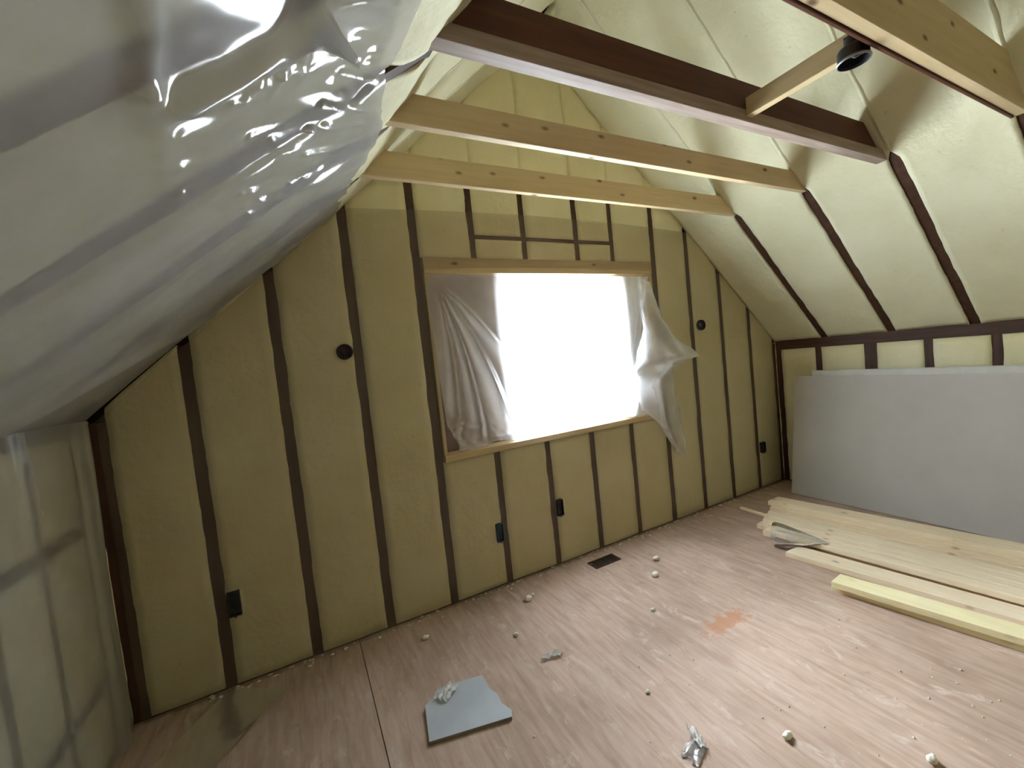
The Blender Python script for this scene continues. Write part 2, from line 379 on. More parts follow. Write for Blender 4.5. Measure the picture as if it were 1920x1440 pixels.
# ------------------------------------------------------------------ left knee wall
wl = struct(MB().box(-.2, -.16, YB - .2, .40, -.1, ZK + .12).build('wall_left', OSB))
MB().box(-.155, -.018, YB, -.004, 1.40, 1.46).build('top_plate', DK[1], wl)
lst = [-.10, -.435, -.73, -1.1, -1.5, -1.9, -2.4, -2.9, -3.4, -3.9]
for y in lst: MB().box(-.155, -.016, y - .02, y + .02, .004, 1.40).build('stud', DK[2], wl)
lm = lambda u, v, h: (-.02 + h, -u, v)
for k in range(len(lst) - 1):
    a = -lst[k] + .02; b = -lst[k + 1] - .02
    for (z0, z1) in ((.01, .285), (.335, .965), (1.02, 1.395)):
        slab('foam_panel', lm, lambda v, a=a: a, lambda v, b=b: b, lambda a_: z0, lambda a_: z1, 6, 12, FOAM, wl, lambda u, v, a_, t: .005 + .005 * fbm(u * 2.4, v * 2.1, 27), seed=80 + k)
    for z in (.31, .9925): MB().box(-.155, -.017, -b, -a, z - .025, z + .025).build('blocking', DK[1], wl)
slab('foam_panel', lm, lambda v: .005, lambda v: .08, lambda a_: .01, lambda a_: 1.395, 3, 12, FOAM, wl, lambda u, v, a_, t: .004, seed=99)
slab('foam_panel', lm, lambda v: 3.92, lambda v: -YB, lambda a_: .01, lambda a_: 1.395, 6, 10, FOAM, wl, lambda u, v, a_, t: .004, seed=98)

# ------------------------------------------------------------------ wall behind the camera
m = MB(); m.hexa([(-.2, YB - .1, -.1), (XM, YB - .1, -.1), (XM, YB, -.1), (-.2, YB, -.1), (-.2, YB - .1, ZK), (XM, YB - .1, ZR + .05), (XM, YB, ZR + .05), (-.2, YB, ZK)])
m.hexa([(XM, YB - .1, -.1), (XR + .2, YB - .1, -.1), (XR + .2, YB, -.1), (XM, YB, -.1), (XM, YB - .1, ZR + .05), (XR + .2, YB - .1, ZK), (XR + .2, YB, ZK), (XM, YB, ZR + .05)])
struct(m.build('wall_front', FOAM))

# ------------------------------------------------------------------ ceiling (both roof slopes)
m = MB(); d0, d1 = .19, .24
for sgn in (0, 1):
    fx = (lambda x: x) if sgn else (lambda x: XR - x)
    m.hexa([(fx(-.2), YB - .2, ZK - .2 * SL + d0), (fx(XM), YB - .2, ZR + d0), (fx(XM), .42, ZR + d0), (fx(-.2), .42, ZK - .2 * SL + d0),
            (fx(-.2), YB - .2, ZK - .2 * SL + d1), (fx(XM), YB - .2, ZR + d1), (fx(XM), .42, ZR + d1), (fx(-.2), .42, ZK - .2 * SL + d1)])
ceil = struct(m.build('ceiling', OSB))
MB().box(XM - .02, XM + .02, YB, .15, ZR + .075, ZR + .19).build('ridge_board', DK[1], ceil)
raf = [-.46, -.957, -1.435, -1.925, -2.42, -2.92, -3.42, -3.92, -4.42, -4.92, -5.42, -5.92]
VT = (XR - XE) * NL; VR = XM * NL
Ru = Vector((-1 / NL, 0, SL / NL)); Rn = Vector((-SL / NL, 0, -1 / NL))
def rmap(u, v, h):
    p = Vector((XR, -u, ZK)) + Ru * v + Rn * h; return (p.x, p.y, p.z)
def xl(u): return 1.19 + .115 * min(u, 1.6)
def lmap(u, v, h):
    if v <= VT: b = Vector((v / VT * xl(u), -u, ZK + v / VT * (ZT - ZK)))
    else:
        t = (v - VT) / (VR - VT); b = Vector((xl(u) + t * (XM - xl(u)), -u, ZT + t * (ZR - ZT)))
    p = b + Vector((SL / NL, 0, -1 / NL)) * h; return (p.x, p.y, p.z)
def sst(x, a, b):
    t = min(max((x - a) / (b - a), 0), 1); return t * t * (3 - 2 * t)
def rafter(mp, yc, hw, h, vmax, mat, h1=None):
    h1 = h if h1 is None else h1
    P = [mp(-yc - hw, .0, h), mp(-yc + hw, .0, h), mp(-yc + hw, .0, h - .14), mp(-yc - hw, .0, h - .14)]
    Q = [mp(-yc - hw, vmax, h1), mp(-yc + hw, vmax, h1), mp(-yc + hw, vmax, h1 - .14), mp(-yc - hw, vmax, h1 - .14)]
    return MB().hexa(P + Q).build('rafter', mat, ceil)
RD = [wood_mat('aged_brown_rafter', (.036, .015, .007), (.078, .034, .018), 0)][0]
for y in raf:
    rafter(rmap, y, .03, -.002, VR - .03, RD)
edges = [0.0] + [-y for y in raf] + [-YB]
for k in range(len(edges) - 1):
    a, b = edges[k], edges[k + 1]
    def g(v, e):
        if e == 0.0 or e == -YB: return 0
        return .042 * (1 - sst(v, VT - .02, VT + .10)) - .012
    def h(u, v, f, t, k=k):
        q = sst(v, VT + .05, VT + .35)
        e = abs(2 * f - 1)
        hh = .003 + .007 * fbm(u * 2.5, v * 2.1, 31) + .006 * (e ** 6) * (1 - q)
        return hh + q * (.012 - .06 * .5 * (1 + math.cos(math.pi * min(1, e))) + .012 * fbm(u * 4, v * 3, 5))
    near = k < 6
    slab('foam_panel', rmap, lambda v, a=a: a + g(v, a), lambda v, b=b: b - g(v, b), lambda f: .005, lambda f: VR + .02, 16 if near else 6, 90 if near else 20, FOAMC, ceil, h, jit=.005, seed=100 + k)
lraf = [-.39, -.86, -1.305, -1.755, -2.22, -2.7, -3.18, -3.66, -4.14, -4.62, -5.1, -5.6]
for y in lraf: rafter(lmap, y, .03, -.028, VT + .06, RD, .004)
ledges = [0.0] + [-y for y in lraf] + [-YB]
for k in range(len(ledges) - 1):
    a, b = ledges[k], ledges[k + 1]
    def g2(v, e):
        if e == 0.0 or e == -YB: return 0
        return .042 * (1 - sst(v, VT + .00, VT + .12)) - .012
    def h(u, v, f, t):
        q = sst(v, VT + .05, VT + .35); e = abs(2 * f - 1)
        lo = -.028 * (1 - sst(v, VT - .16, VT - .03)) + .014 * abs(fbm(u * 13, v * 13, 3)) * sst(v, VT - .2, VT - .1) * (1 - sst(v, VT + .02, VT + .15))
        return lo + .005 * fbm(u * 2.5, v * 2.1, 37) + q * (.012 - .06 * .5 * (1 + math.cos(math.pi * min(1, e))) + .012 * fbm(u * 4, v * 3, 8))
    near = k < 6
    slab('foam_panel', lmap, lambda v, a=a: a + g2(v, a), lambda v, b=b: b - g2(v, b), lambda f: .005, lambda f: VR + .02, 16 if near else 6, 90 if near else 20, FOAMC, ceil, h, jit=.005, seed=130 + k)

# ------------------------------------------------------------------ collar ties / joists
def lx_at(z, u):  # left slope surface x at height z
    if z <= ZT: return (z - ZK) / (ZT - ZK) * xl(u)
    return xl(u) + (z - ZT) / (ZR - ZT) * (XM - xl(u))
def rx_at(z): return XR - (z - ZK) / SL
def tie(mb, yf, yb, z0, z1, inset=-.02, mi=0):
    xa0, xa1 = lx_at(z0, -yf) + inset, lx_at(z1, -yf) + inset; xb0, xb1 = rx_at(z0) - inset, rx_at(z1) - inset
    n = 14; V = []
    for k in range(n):
        f0, f1 = k / n, (k + 1) / n
        l = lambda p, q, f: p + (q - p) * f
        w0, w1 = .003 * math.sin(3 * f0), .003 * math.sin(3 * f1)
        mb.hexa([(l(xa0, xb0, f0), yf, z0 + w0), (l(xa0, xb0, f1), yf, z0 + w1), (l(xa0, xb0, f1), yb, z0 + w1), (l(xa0, xb0, f0), yb, z0 + w0),
                 (l(xa1, xb1, f0), yf, z1 + w0), (l(xa1, xb1, f1), yf, z1 + w1), (l(xa1, xb1, f1), yb, z1 + w1), (l(xa1, xb1, f0), yb, z1 + w0)], mi)
        break
    return mb
def tie_simple(name, mat, yf, yb, z0, z1, inset=-.02, parent=None):
    mb = MB(); xa0, xa1 = lx_at(z0, -yf) + inset, lx_at(z1, -yf) + inset; xb0, xb1 = rx_at(z0) - inset, rx_at(z1) - inset
    mb.hexa([(xa0, yf, z0), (xb0, yf, z0), (xb0, yb, z0), (xa0, yb, z0), (xa1, yf, z1), (xb1, yf, z1), (xb1, yb, z1), (xa1, yb, z1)])
    return bevel(mb.build(name, mat, parent), .003)
def blob(name, c, r, parent, mat=CRUMB, amp=.35, sc=9, seed=0, n=14, rot=None):
    V = []; F = []; m_ = n; k_ = n // 2
    for i in range(k_ + 1):
        th = math.pi * i / k_
        for j in range(m_):
            ph = 2 * math.pi * j / m_
            d = Vector((math.sin(th) * math.cos(ph), math.sin(th) * math.sin(ph), math.cos(th)))
            f = 1 + amp * fbm(d.x * 1.6 + seed, d.y * 1.6, d.z * 1.6 + seed * 2)
            p = Vector((d.x * r[0], d.y * r[1], d.z * r[2])) * f
            if rot: p = rot @ p
            V.append(tuple(p + Vector(c)))
    for i in range(k_):
        for j in range(m_): F.append((i * m_ + j, (i + 1) * m_ + j, (i + 1) * m_ + (j + 1) % m_, i * m_ + (j + 1) % m_))
    return link(name, V, F, mat, parent, smooth=True)
t1 = tag(tie_simple('collar_tie', PALE[0], -.457, -.419, 2.50, 2.632), 'pale knotty ceiling tie closest to the window wall, just above the stud tops', 'beam', 'ceiling ties')
t2 = tag(tie_simple('collar_tie', PALE[0], -.96, -.922, 2.484, 2.605), 'pale knotty ceiling tie between the window-side pale tie and the dark brown joist', 'beam', 'ceiling ties')
t3 = tag(tie_simple('ceiling_joist', OLD, -1.388, -1.350, 2.537, 2.675), 'dark reddish-brown old ceiling joist with a dusty lower strip', 'beam', 'ceiling ties')
tie_simple('nailing_strip', OLD2, -1.408, -1.350, 2.483, 2.5365, -.02, t3)['label'] = 'dusty greyish-brown strip along the lower edge'
t4 = tag(tie_simple('collar_tie', PALE[0], -1.935, -1.893, 2.468, 2.69), 'pale wide ceiling tie nearest the viewer, cut by the top right of the frame', 'beam', 'ceiling ties')
t5 = tag(tie_simple('ceiling_joist', OLD, -1.8915, -1.878, 2.464, 2.66), 'dark brown joist hidden behind the nearest pale tie, only its thin lower edge showing', 'beam', 'ceiling ties')
# short blocking with the round ceiling box
bk = tag(bevel(MB().box(2.79, 2.828, -1.852, -1.409, 2.503, 2.583).build('blocking', PALE[1])), 'short pale block bridging the brown joist and the nearest pale tie', 'block')
lb = empty('ceiling_box'); tag(lb, 'round black ceiling light box hung on the short pale block', 'electrical box')
cb = (2.755, -1.824, 2.452)
MB().lathe(cb, (0, 0, 1), [(.046, .0), (.049, .0), (.051, .004), (.049, .008), (.046, .010), (.0455, .004)], 28, caps=False).build('rim', GREYM, lb, True)['label'] = 'grey metal rim'
MB().lathe(cb, (0, 0, 1), [(.046, .003), (.046, .042), (.042, .05), (.03, .052), (.001, .052)], 28, caps=False).build('box_shell', BLACK, lb, True)
MB().box(2.748, 2.789, -1.848, -1.800, 2.485, 2.548).build('bracket', BLACK, lb)
MB().lathe((2.755, -1.824, 2.503), (0, 0, 1), [(.024, 0), (.024, .035), (.014, .042), (.012, .055)], 16).build('hub', BLACK, lb, True)
MB().tube([(2.72, -1.834, 2.467), (2.74, -1.814, 2.482), (2.765, -1.824, 2.472), (2.785, -1.842, 2.482)], .004).build('wire', GREYM, lb, True)['label'] = 'loose pale wire end inside'

# ------------------------------------------------------------------ plastic sheets
def grid_obj(name, P, mat, parent=None):
    nv, nu = len(P), len(P[0]); V = [p for r in P for p in r]
    F = [(j * nu + i, j * nu + i + 1, (j + 1) * nu + i + 1, (j + 1) * nu + i) for j in range(nv - 1) for i in range(nu - 1)]
    return link(name, V, F, mat, parent, smooth=True)
def seg_d(p, a, b):
    ax, ay = a; bx, by = b; dx, dy = bx - ax, by - ay; L = dx * dx + dy * dy
    t = 0 if L == 0 else max(0, min(1, ((p[0] - ax) * dx + (p[1] - ay) * dy) / L))
    return math.hypot(p[0] - ax - t * dx, p[1] - ay - t * dy), t
# 1 vapour barrier on the gable wall (top edge z 2.49-2.53, following the slopes)
def vtop(x): return min(2.50 + .04 * math.sin(max(0, min(1, (x - 1.2) / 2.9)) * math.pi), slope_z(x) - .045)
P = []
NX, NZ = 170, 90
for (xa, xb, za, zb, nx, nzr, nm) in ((.05, XR - .05, .004, None, NX, NZ, 'a'),):
    V = []; F = []; idx = {}
    for j in range(nzr + 1):
        for i in range(nx + 1):
            x = xa + (xb - xa) * i / nx; z = za + (vtop(x) - za) * j / nzr
            inside = (WX0 + .03 < x < WX1 - .06) and (.95 < z < 2.15)
            y = -.020 - .006 * fbm(x * 1.7, z * 1.1, 4) - .003 * abs(fbm(x * 6, z * 2.2, 6)) - .03 * (1 - sst(z, 0, .05)) * (.4 + .6 * abs(nz(x * 7, 2)))
            V.append((x, y, z)); idx[(i, j)] = (len(V) - 1, inside)
    for j in range(nzr):
        for i in range(nx):
            q = [idx[(i, j)], idx[(i + 1, j)], idx[(i + 1, j + 1)], idx[(i, j + 1)]]
            cxf = sum(V[k[0]][0] for k in q) / 4; czf = sum(V[k[0]][2] for k in q) / 4
            hole = any(abs(cxf - bx_) < .034 and abs(czf - bz_) < hh_ for bx_, bz_, hh_ in ((.466, .437, .065), (2.482, .424, .06), (1.985, .378, .065), (4.935, .412, .055), (1.145, 1.681, .04), (4.168, 1.678, .04)))
            if not any(k[1] for k in q) and not hole: F.append(tuple(k[0] for k in q))
    tag(link('vapor_barrier', V, F, VAPOR, smooth=True), 'large clear plastic vapour barrier over the studs of the window wall', 'plastic sheet')
# 2 left slope sheet with folds; folds are given as polylines in (u=-y, v along slope)
def sv(x, u): return x / xl(u) * VT
FU = [  # folds of the sheet: points (distance from the window wall, distance up the slope), height, width, end height
    ([(1.98, .87), (1.86, .85), (1.76, .82)], .030, .020, .015),
    ([(1.76, .82), (1.55, .80), (1.32, .78)], .015, .025, .004),
    ([(1.70, .86), (1.70, .95), (1.72, 1.04), (1.77, 1.10)], .035, .030, .020),
    ([(1.77, 1.10), (1.60, .96)], .024, .011, .003),
    ([(1.77, 1.10), (1.57, 1.02)], .022, .011, .003),
    ([(1.77, 1.10), (1.56, 1.09)], .020, .012, .003),
    ([(1.77, 1.10), (1.60, 1.19)], .020, .012, .003),
    ([(1.80, 1.10), (1.90, 1.20), (2.05, 1.25)], .020, .020, .003),
    ([(1.77, 1.10), (1.72, 1.22), (1.62, 1.38)], .018, .018, .006),
    ([(1.62, .84), (1.58, .90)], .012, .020, .004),
    ([(1.52, .82), (1.49, .86)], .010, .016, .004),
    ([(1.42, .80), (1.40, .83)], .009, .012, .004),
    ([(1.30, .30), (1.29, .70), (1.30, 1.10), (1.36, 1.40)], -.016, .028, -.016),
    ([(.87, .40), (.86, .80), (.85, 1.45)], -.014, .026, -.014),
    ([(.70, .05), (.45, .28), (.18, .54), (.05, .70)], .032, .040, .020),
    ([(.52, .80), (.40, 1.10), (.32, 1.36)], -.012, .022, -.012),
    ([(1.52, 1.20), (1.42, 1.30), (1.34, 1.37)], .012, .008, .006),
    ([(1.44, 1.15), (1.32, 1.27), (1.22, 1.36)], .012, .008, .005),
    ([(1.36, 1.12), (1.22, 1.26), (1.10, 1.40)], .012, .008, .005),
    ([(1.20, 1.14), (1.08, 1.28), (1.00, 1.40)], .011, .009, .005),
    ([(1.02, 1.16), (.92, 1.30), (.84, 1.42)], .010, .009, .005),
]
wr_ = random.Random(21)
for k in range(34):
    u0 = wr_.uniform(.95, 1.75); v0 = wr_.uniform(.92, 1.30); L_ = wr_.uniform(.06, .16); an = math.radians(wr_.uniform(100, 150))
    FU.append(([(u0, v0), (u0 + L_ * math.cos(an), v0 + L_ * math.sin(an))], wr_.uniform(.004, .010), wr_.uniform(.007, .011), .002))
nu_, nv_ = 420, 190
P = []
for j in range(nv_ + 1):
    row = []
    for i in range(nu_ + 1):
        u = .01 + 3.4 * i / nu_; v = .0 + (VT - .02 - .13 * sst(u, .85, 1.35) + .012 * fbm(u * 6, 1.5)) * j / nv_
        h = .004 + .006 * fbm(u * 1.3, v * 1.6, 2) + .0012 * fbm(u * 9, v * 5, 3)
        fade = min(1, (VT + .02 - v) / .10 + .15)
        for pts, a, wd, a2 in FU:
            if not (min(p[0] for p in pts) - .2 < u < max(p[0] for p in pts) + .2): continue
            ns_ = len(pts) - 1
            d, tt = min((lambda q, k: (q[0], (k + q[1]) / ns_))(seg_d((u, v), pts[k], pts[k + 1]), k) for k in range(ns_))
            if d < wd * 4: h += (a + (a2 - a) * tt) * math.exp(-(d / wd) ** 2) * fade
        q = abs(fbm(u * 2.3 + v * 1.5, v * .8, 11)); h += .010 * max(0, .25 - q) * 4 * sst(v, .5, 1.2)
        h = max(h, -.012)
        row.append(lmap(u, v, h))
    P.append(row)
tag(grid_obj('slope_sheet', P, SLOPEP), 'large milky wrinkled plastic sheet stapled over the left roof slope', 'plastic sheet')
# 3 knee wall sheet
P = []
for j in range(61):
    row = []
    for i in range(161):
        u = .005 + 3.4 * i / 160; z = .003 + (ZK + .005) * j / 60
        x = .012 + .008 * fbm(u * 1.6, z * 1.2, 15) + .004 * fbm(u * 7, z * 2, 16) + .035 * math.exp(-((u - .10 - .03 * (1.45 - z)) / .05) ** 2) + .03 * math.exp(-((u - .55 + .12 * (1.4 - z)) / .03) ** 2) * sst(z, .7, 1.3)
        row.append((max(x, .004), -u, z))
    P.append(row)
tag(grid_obj('knee_wall_sheet', P, KNEEP), 'milky plastic sheet covering the low left wall down to the floor', 'plastic sheet')
# 4 plastic flap lying on the floor by the left corner
A = [(.70, -.20), (.60, -.30), (.50, -.42), (.41, -.52), (.30, -.66), (.20, -.80)]
B = [(.42, -.06), (.34, -.16), (.26, -.27), (.20, -.37), (.12, -.52), (.04, -.70)]
P = []
for j in range(21):
    t = j / 20; row = []
    for a, b in zip(np.array([np.interp(np.linspace(0, 5, 24), range(6), [p[k] for p in A]) for k in (0, 1)]).T, np.array([np.interp(np.linspace(0, 5, 24), range(6), [p[k] for p in B]) for k in (0, 1)]).T):
        p = a + (b - a) * t
        z = .006 + .014 * math.exp(-((t - .03) / .04) ** 2) + .006 * abs(fbm(p[0] * 4, p[1] * 4, 2)) + .03 * t * t
        row.append((p[0], p[1], z))
    P.append(row)
tag(grid_obj('floor_flap', P, SKIRT), 'clear plastic flap lying folded on the floor in the left corner', 'plastic sheet')
# 5 sheet over the window, with a loose flap
left = [(1.675, 2.125), (1.665, 1.97), (1.672, 1.75), (1.68, 1.50), (1.69, 1.32), (1.695, 1.16), (1.765, .99)]
right = [(3.56, 2.11), (3.46, 1.93), (3.42, 1.70), (3.36, 1.50), (3.36, 1.32), (3.40, 1.15), (3.44, .985)]
P = []
NR = 110; NC = 170
tl = (1.72, 2.10); tr = (3.50, 2.10)
for j in range(NR + 1):
    t = j / NR; f = t * 6
    L = [np.interp(f, range(7), [p[k] for p in left]) for k in (0, 1)]; Rr = [np.interp(f, range(7), [p[k] for p in right]) for k in (0, 1)]
    row = []
    for i in range(NC + 1):
        a = i / NC; x = L[0] + (Rr[0] - L[0]) * a; z = L[1] + (Rr[1] - L[1]) * a
        if t > .97: z += .02 * fbm(x * 6, 3.3)
        b = -.026 - .03 * math.sin(math.pi * a) * math.sin(math.pi * min(1, t * 1.05))
        # radiating folds from the upper left corner
        dx, dz = x - tl[0], tl[1] - z; r = math.hypot(dx, dz); th = math.atan2(dx, dz + 1e-4)
        k1 = sum(amp * math.exp(-((th - c0 + .15 * (r - .5)) / wd) ** 2) for c0, amp, wd in ((.10, .022, .04), (.27, .03, .035), (.46, .055, .05), (.70, .045, .05)))
        b -= k1 * sst(r, .0, .45) * (1 - .7 * sst(a, .28, .45)) * (1 - sst(t, .93, 1.0))
        # gathers under the top edge
        b -= .003 * math.sin(x * 47 + 2 * nz(x * 5, 1)) * math.exp(-t * 5) * sst(a, .15, .3)
        # folds from the right upper corner
        dx, dz = tr[0] - x, tr[1] - z; r2 = math.hypot(dx, dz); t2 = math.atan2(dx, dz + 1e-4)
        k2 = sum(amp * math.exp(-((t2 - c0) / wd) ** 2) for c0, amp, wd in ((.06, .03, .05), (.22, .022, .05)))
        b -= k2 * sst(r2, .0, .4) * sst(a, .62, .75) * (1 - sst(t, .9, 1.0))
        # slack bunched on the sill
        b -= .035 * abs(fbm(x * 5, z * 7, 9)) * (1.6 - a) * sst(t, .72, .95) * (1 - sst(t, .97, 1.0))
        b -= .004 * fbm(x * 3, z * 3, 19)
        row.append((x, min(b, -.024), z))
    P.append(row)
ws = grid_obj('window_sheet', P, WINP)
tag(ws, 'torn clear plastic sheet hanging crumpled over the bright window', 'plastic sheet')
LR = [((3.422, 2.104), (3.547, 2.06)), ((3.356, 1.932), (3.633, 1.747)), ((3.354, 1.673), (3.802, 1.555)), ((3.266, 1.507), (3.992, 1.409)), ((3.229, 1.338), (3.761, 1.374)),
      ((3.239, 1.185), (3.642, 1.294)), ((3.338, 1.041), (3.634, 1.113)), ((3.47, .887), (3.704, .895)), ((3.551, .782), (3.767, .697)), ((3.675, .644), (3.757, .558))]
P = []
for j in range(73):
    f = j / 8; row = []
    for i in range(31):
        a = i / 30
        Lx, Lz = (np.interp(f, range(10), [q[0][k] for q in LR]) for k in (0, 1)); Rx, Rz = (np.interp(f, range(10), [q[1][k] for q in LR]) for k in (0, 1))
        x = Lx + (Rx - Lx) * a; z = Lz + (Rz - Lz) * a
        wv = .030 * math.sin(a * 9 + f * .8 + 1.2 * nz(x * 4, z * 4)) + .025 * fbm(x * 5, z * 4, 23)
        out_ = .05 + .06 * math.sin(math.pi * min(1, f / 9)) + .05 * a * math.exp(-((f - 3) / 1.2) ** 2)
        crease = .04 * math.exp(-((f - 4.1 + .6 * a) / .35) ** 2)
        row.append((x, -max(.03, out_ + wv * sst(f, .0, 1.5) - crease), z))
    P.append(row)
grid_obj('loose_flap', P, WINP, ws)['label'] = 'loose torn end hanging off the right side'

# ------------------------------------------------------------------ drywall sheets leaning on the right wall
def drywall(xb, yl, length, dz, off, label):
    e = Vector((.185, 0, 1.093)).normalized(); n = Vector((-e.z, 0, e.x)); hgt = 1.115 + dz; th = .0127
    base = Vector((xb, yl, .004)); V = []
    mb = MB()
    a = base; Yv = Vector((0, -length, 0))
    p = [a, a + Yv, a + Yv - n * th, a - n * th]
    mb.hexa([*(tuple(q) for q in p), *(tuple(q + e * hgt) for q in p)])
    o = mb.build('drywall_sheet', GYP, mats=[GYPE if off else GYP, GYPE])
    for k, poly in enumerate(o.data.polygons):
        nn = poly.normal
        if abs(nn.dot(n)) < .5: poly.material_index = 1
    tag(bevel(o, .002), label, 'drywall', 'drywall sheets leaning on the right wall'); return o
drywall(4.925, -.272, 2.44, 0, 0, 'front grey-faced drywall sheet leaning against the right knee wall')
drywall(4.945, -.42, 2.40, .046, 1, 'drywall sheet behind the front one, pale top edge showing above it')
drywall(4.965, -.40, 2.42, .050, 1, 'rearmost drywall sheet, closest to the right knee wall, only its top edge visible')

# ------------------------------------------------------------------ lumber stack
def board(p0, p1, wd, z0, th, label, mat=LUM, skew=0.0, group='loose boards on the floor by the drywall'):
    a = Vector((*p0, z0)); b = Vector((*p1, z0)); d = (b - a).normalized(); L = (b - a).length
    n = Vector((-d.y, d.x, 0))
    if n.x < 0: n = -n
    o0 = a; q = [o0, o0 + n * wd + d * skew, b + n * wd, b]
    hz = Vector((0, 0, th))
    mb = MB(); mb.hexa([*(tuple(x) for x in (q[0], q[3], q[2], q[1])), *(tuple(x + hz) for x in (q[0], q[3], q[2], q[1]))])
    o = bevel(mb.build('lumber_board', mat), .003); tag(o, label, 'board', group); return o
def ext(p, q, y):  # extend the line p->q to the given y
    t = (y - p[1]) / (q[1] - p[1]); return (p[0] + t * (q[0] - p[0]), y)
E_ = -2.9
def line(p, q): return p, ext(p, q, E_)
a, b = line((3.503, -1.272), (3.607, -1.98)); board(a, b, .12, .0, .036, 'lower yellow board under the front yellow one, its edge showing below', LUMY)
a, b = line((3.461, -1.28), (3.58, -1.982)); a2 = (a[0] + .03, a[1])
board((3.475, -1.285), ext((3.475, -1.285), (3.59, -1.982), E_), .125, .0375, .036, 'yellowish board nearest the viewer at the front of the lumber pile', LUMY, .01)
board((3.705, -.90), ext((3.705, -.90), (3.825, -1.931), E_), .145, .001, .037, 'single pale board lying alone between the yellow boards and the main bundle', LUM, .03)
# main bundle: two layers of narrow boards
names = ['front', 'second', 'third', 'fourth', 'fifth']
for k in range(4):
    x0 = 3.905 + k * .088; board((x0, -.62 + [.0, .10, .05, .14][k]), ext((x0, -.62), (x0 + .11, -1.886), E_), .084, .001, .037,
          'bottom-layer pale board of the main bundle, %s from the viewer' % names[k], LUM, .0)
for k in range(4):
    x0 = 3.862 + k * .086; y = [-1.05, -.60, -.52, -.47][k] + .0
    y = [-.66, -.60, -.545, -.50][k]
    board((x0, y), ext((x0, -1.0), (x0 + .10, -1.90), E_)if False else ext((x0, y), (x0 + .12, -1.90), E_), .080, .039 + [0, .004, .002, .0][k], .036,
          'top-layer pale board of the main bundle, %s from the viewer' % names[k], LUM, .012)
board((4.29, -.43), ext((4.29, -.43), (4.45, -1.79), E_), .14, .001, .037, 'lowest of the three wide boards stacked against the drywall foot', LUM)
board((4.305, -.44), ext((4.305, -.44), (4.47, -1.78), E_), .14, .039, .037, 'middle of the three wide boards stacked against the drywall foot', LUM, .02)
board((4.33, -.41), ext((4.33, -.41), (4.50, -1.78), E_), .15, .077, .037, 'topmost wide board of the rear stack at the drywall foot', LUM, .02)
board((4.25, -.20), (4.22, -.9), .03, .001, .02, 'thin lath stick poking out past the end of the bundle', LUM)

# plastic cone bag on the boards
tip = Vector((3.925, -1.06, .085)); bc = Vector((3.815, -.755, .085)); ax = (bc - tip); L = ax.length; ax.normalize(); a1 = ax.cross(Vector((0, 0, 1))).normalized(); b1 = a1.cross(ax)
V = []; F = []
nr, ns = 18, 36
for i in range(nr + 1):
    t = i / nr
    for k in range(ns):
        th = 2 * math.pi * k / ns; r = .006 + .088 * t ** .9 * (1 + .14 * fbm(math.cos(th) * 1.6, math.sin(th) * 1.6, t * 1.5))
        if t > .88: r *= 1 - .10 * ((t - .88) / .12) ** 2
        p = tip + ax * (L * t * (1 + .05 * nz(math.cos(th) * 2, math.sin(th) * 2, 4) * t)) + a1 * r * math.cos(th) + b1 * r * math.sin(th) * .95
        V.append((p.x, p.y, max(p.z, .004)))
for i in range(nr):
    for k in range(ns): F.append((i * ns + k, i * ns + (k + 1) % ns, (i + 1) * ns + (k + 1) % ns, (i + 1) * ns + k))
tag(link('plastic_cone', V, F, CLEAR, smooth=True), 'clear plastic cone-shaped bag lying over the ends of the boards', 'plastic bag')

# ------------------------------------------------------------------ electrical boxes
def rect_box(cx_, cz, w_, h_, mat, label, dx=0):
    e = empty('outlet_box'); tag(e, label, 'electrical box', 'electrical boxes on the window wall')
    t = .005; yf, yb = -.034, -.010; m = MB()
    x0, x1, z0, z1 = cx_ - w_ / 2, cx_ + w_ / 2, cz - h_ / 2, cz + h_ / 2
    m.box(x0, x0 + t, yf, yb, z0, z1); m.box(x1 - t, x1, yf, yb, z0, z1); m.box(x0 + t, x1 - t, yf, yb, z0, z0 + t); m.box(x0 + t, x1 - t, yf, yb, z1 - t, z1); m.box(x0 + t, x1 - t, yb - t, yb + .04, z0 + t, z1 - t)
    m.build('box_shell', mat, e)
    for zz in (z0, z1): MB().box(cx_ - .006, cx_ + .006, yf - .001, yf + .012, zz - .006, zz + .006).build('screw_tab', mat, e)
    MB().tube([(cx_ - .01, yb - .006, cz + .03), (cx_ + .004, yb - .014, cz + .01), (cx_ - .008, yb - .016, cz - .02), (cx_ + .008, yb - .006, cz - .035)], .0035).build('cable', BLACK, e, True)
    return e
rect_box(.466, .437, .056, .125, BLACK, 'black rectangular outlet box low beside the second stud from the left corner')
rect_box(2.482, .424, .05, .118, BLACK, 'black rectangular outlet box under the window, right of the blue one')
rect_box(1.985, .378, .05, .125, BLUE, 'dark blue outlet box on the cripple stud under the left part of the window')
rect_box(4.935, .412, .06, .105, BLACK, 'small black outlet box low near the right corner of the window wall')
def round_box(cx_, cz, r, label, core):
    e = empty('round_box'); tag(e, label, 'electrical box', 'round boxes on the window wall')
    MB().lathe((cx_, -.030, cz), (0, 1, 0), [(r * .86, 0), (r, 0), (r, .06), (.001, .06)], 28, caps=False).lathe((cx_, -.030, cz), (0, 1, 0), [(r * .86, 0), (r * .84, .020), (.001, .020)], 28, caps=False).build('box_shell', BLACK, e, True)
    MB().tube([(cx_ - .02, -.010, cz + .014), (cx_ - .014, -.018, cz + .01), (cx_ - .008, -.020, cz - .006), (cx_ + .004, -.010, cz - .012)], .006).build('cable', core, e, True)
round_box(1.145, 1.681, .045, 'black round box with dark red inside, left of the window beside the fourth stud', REDW)
round_box(4.168, 1.678, .047, 'black round box with a grey glint, right of the window', GREYM)

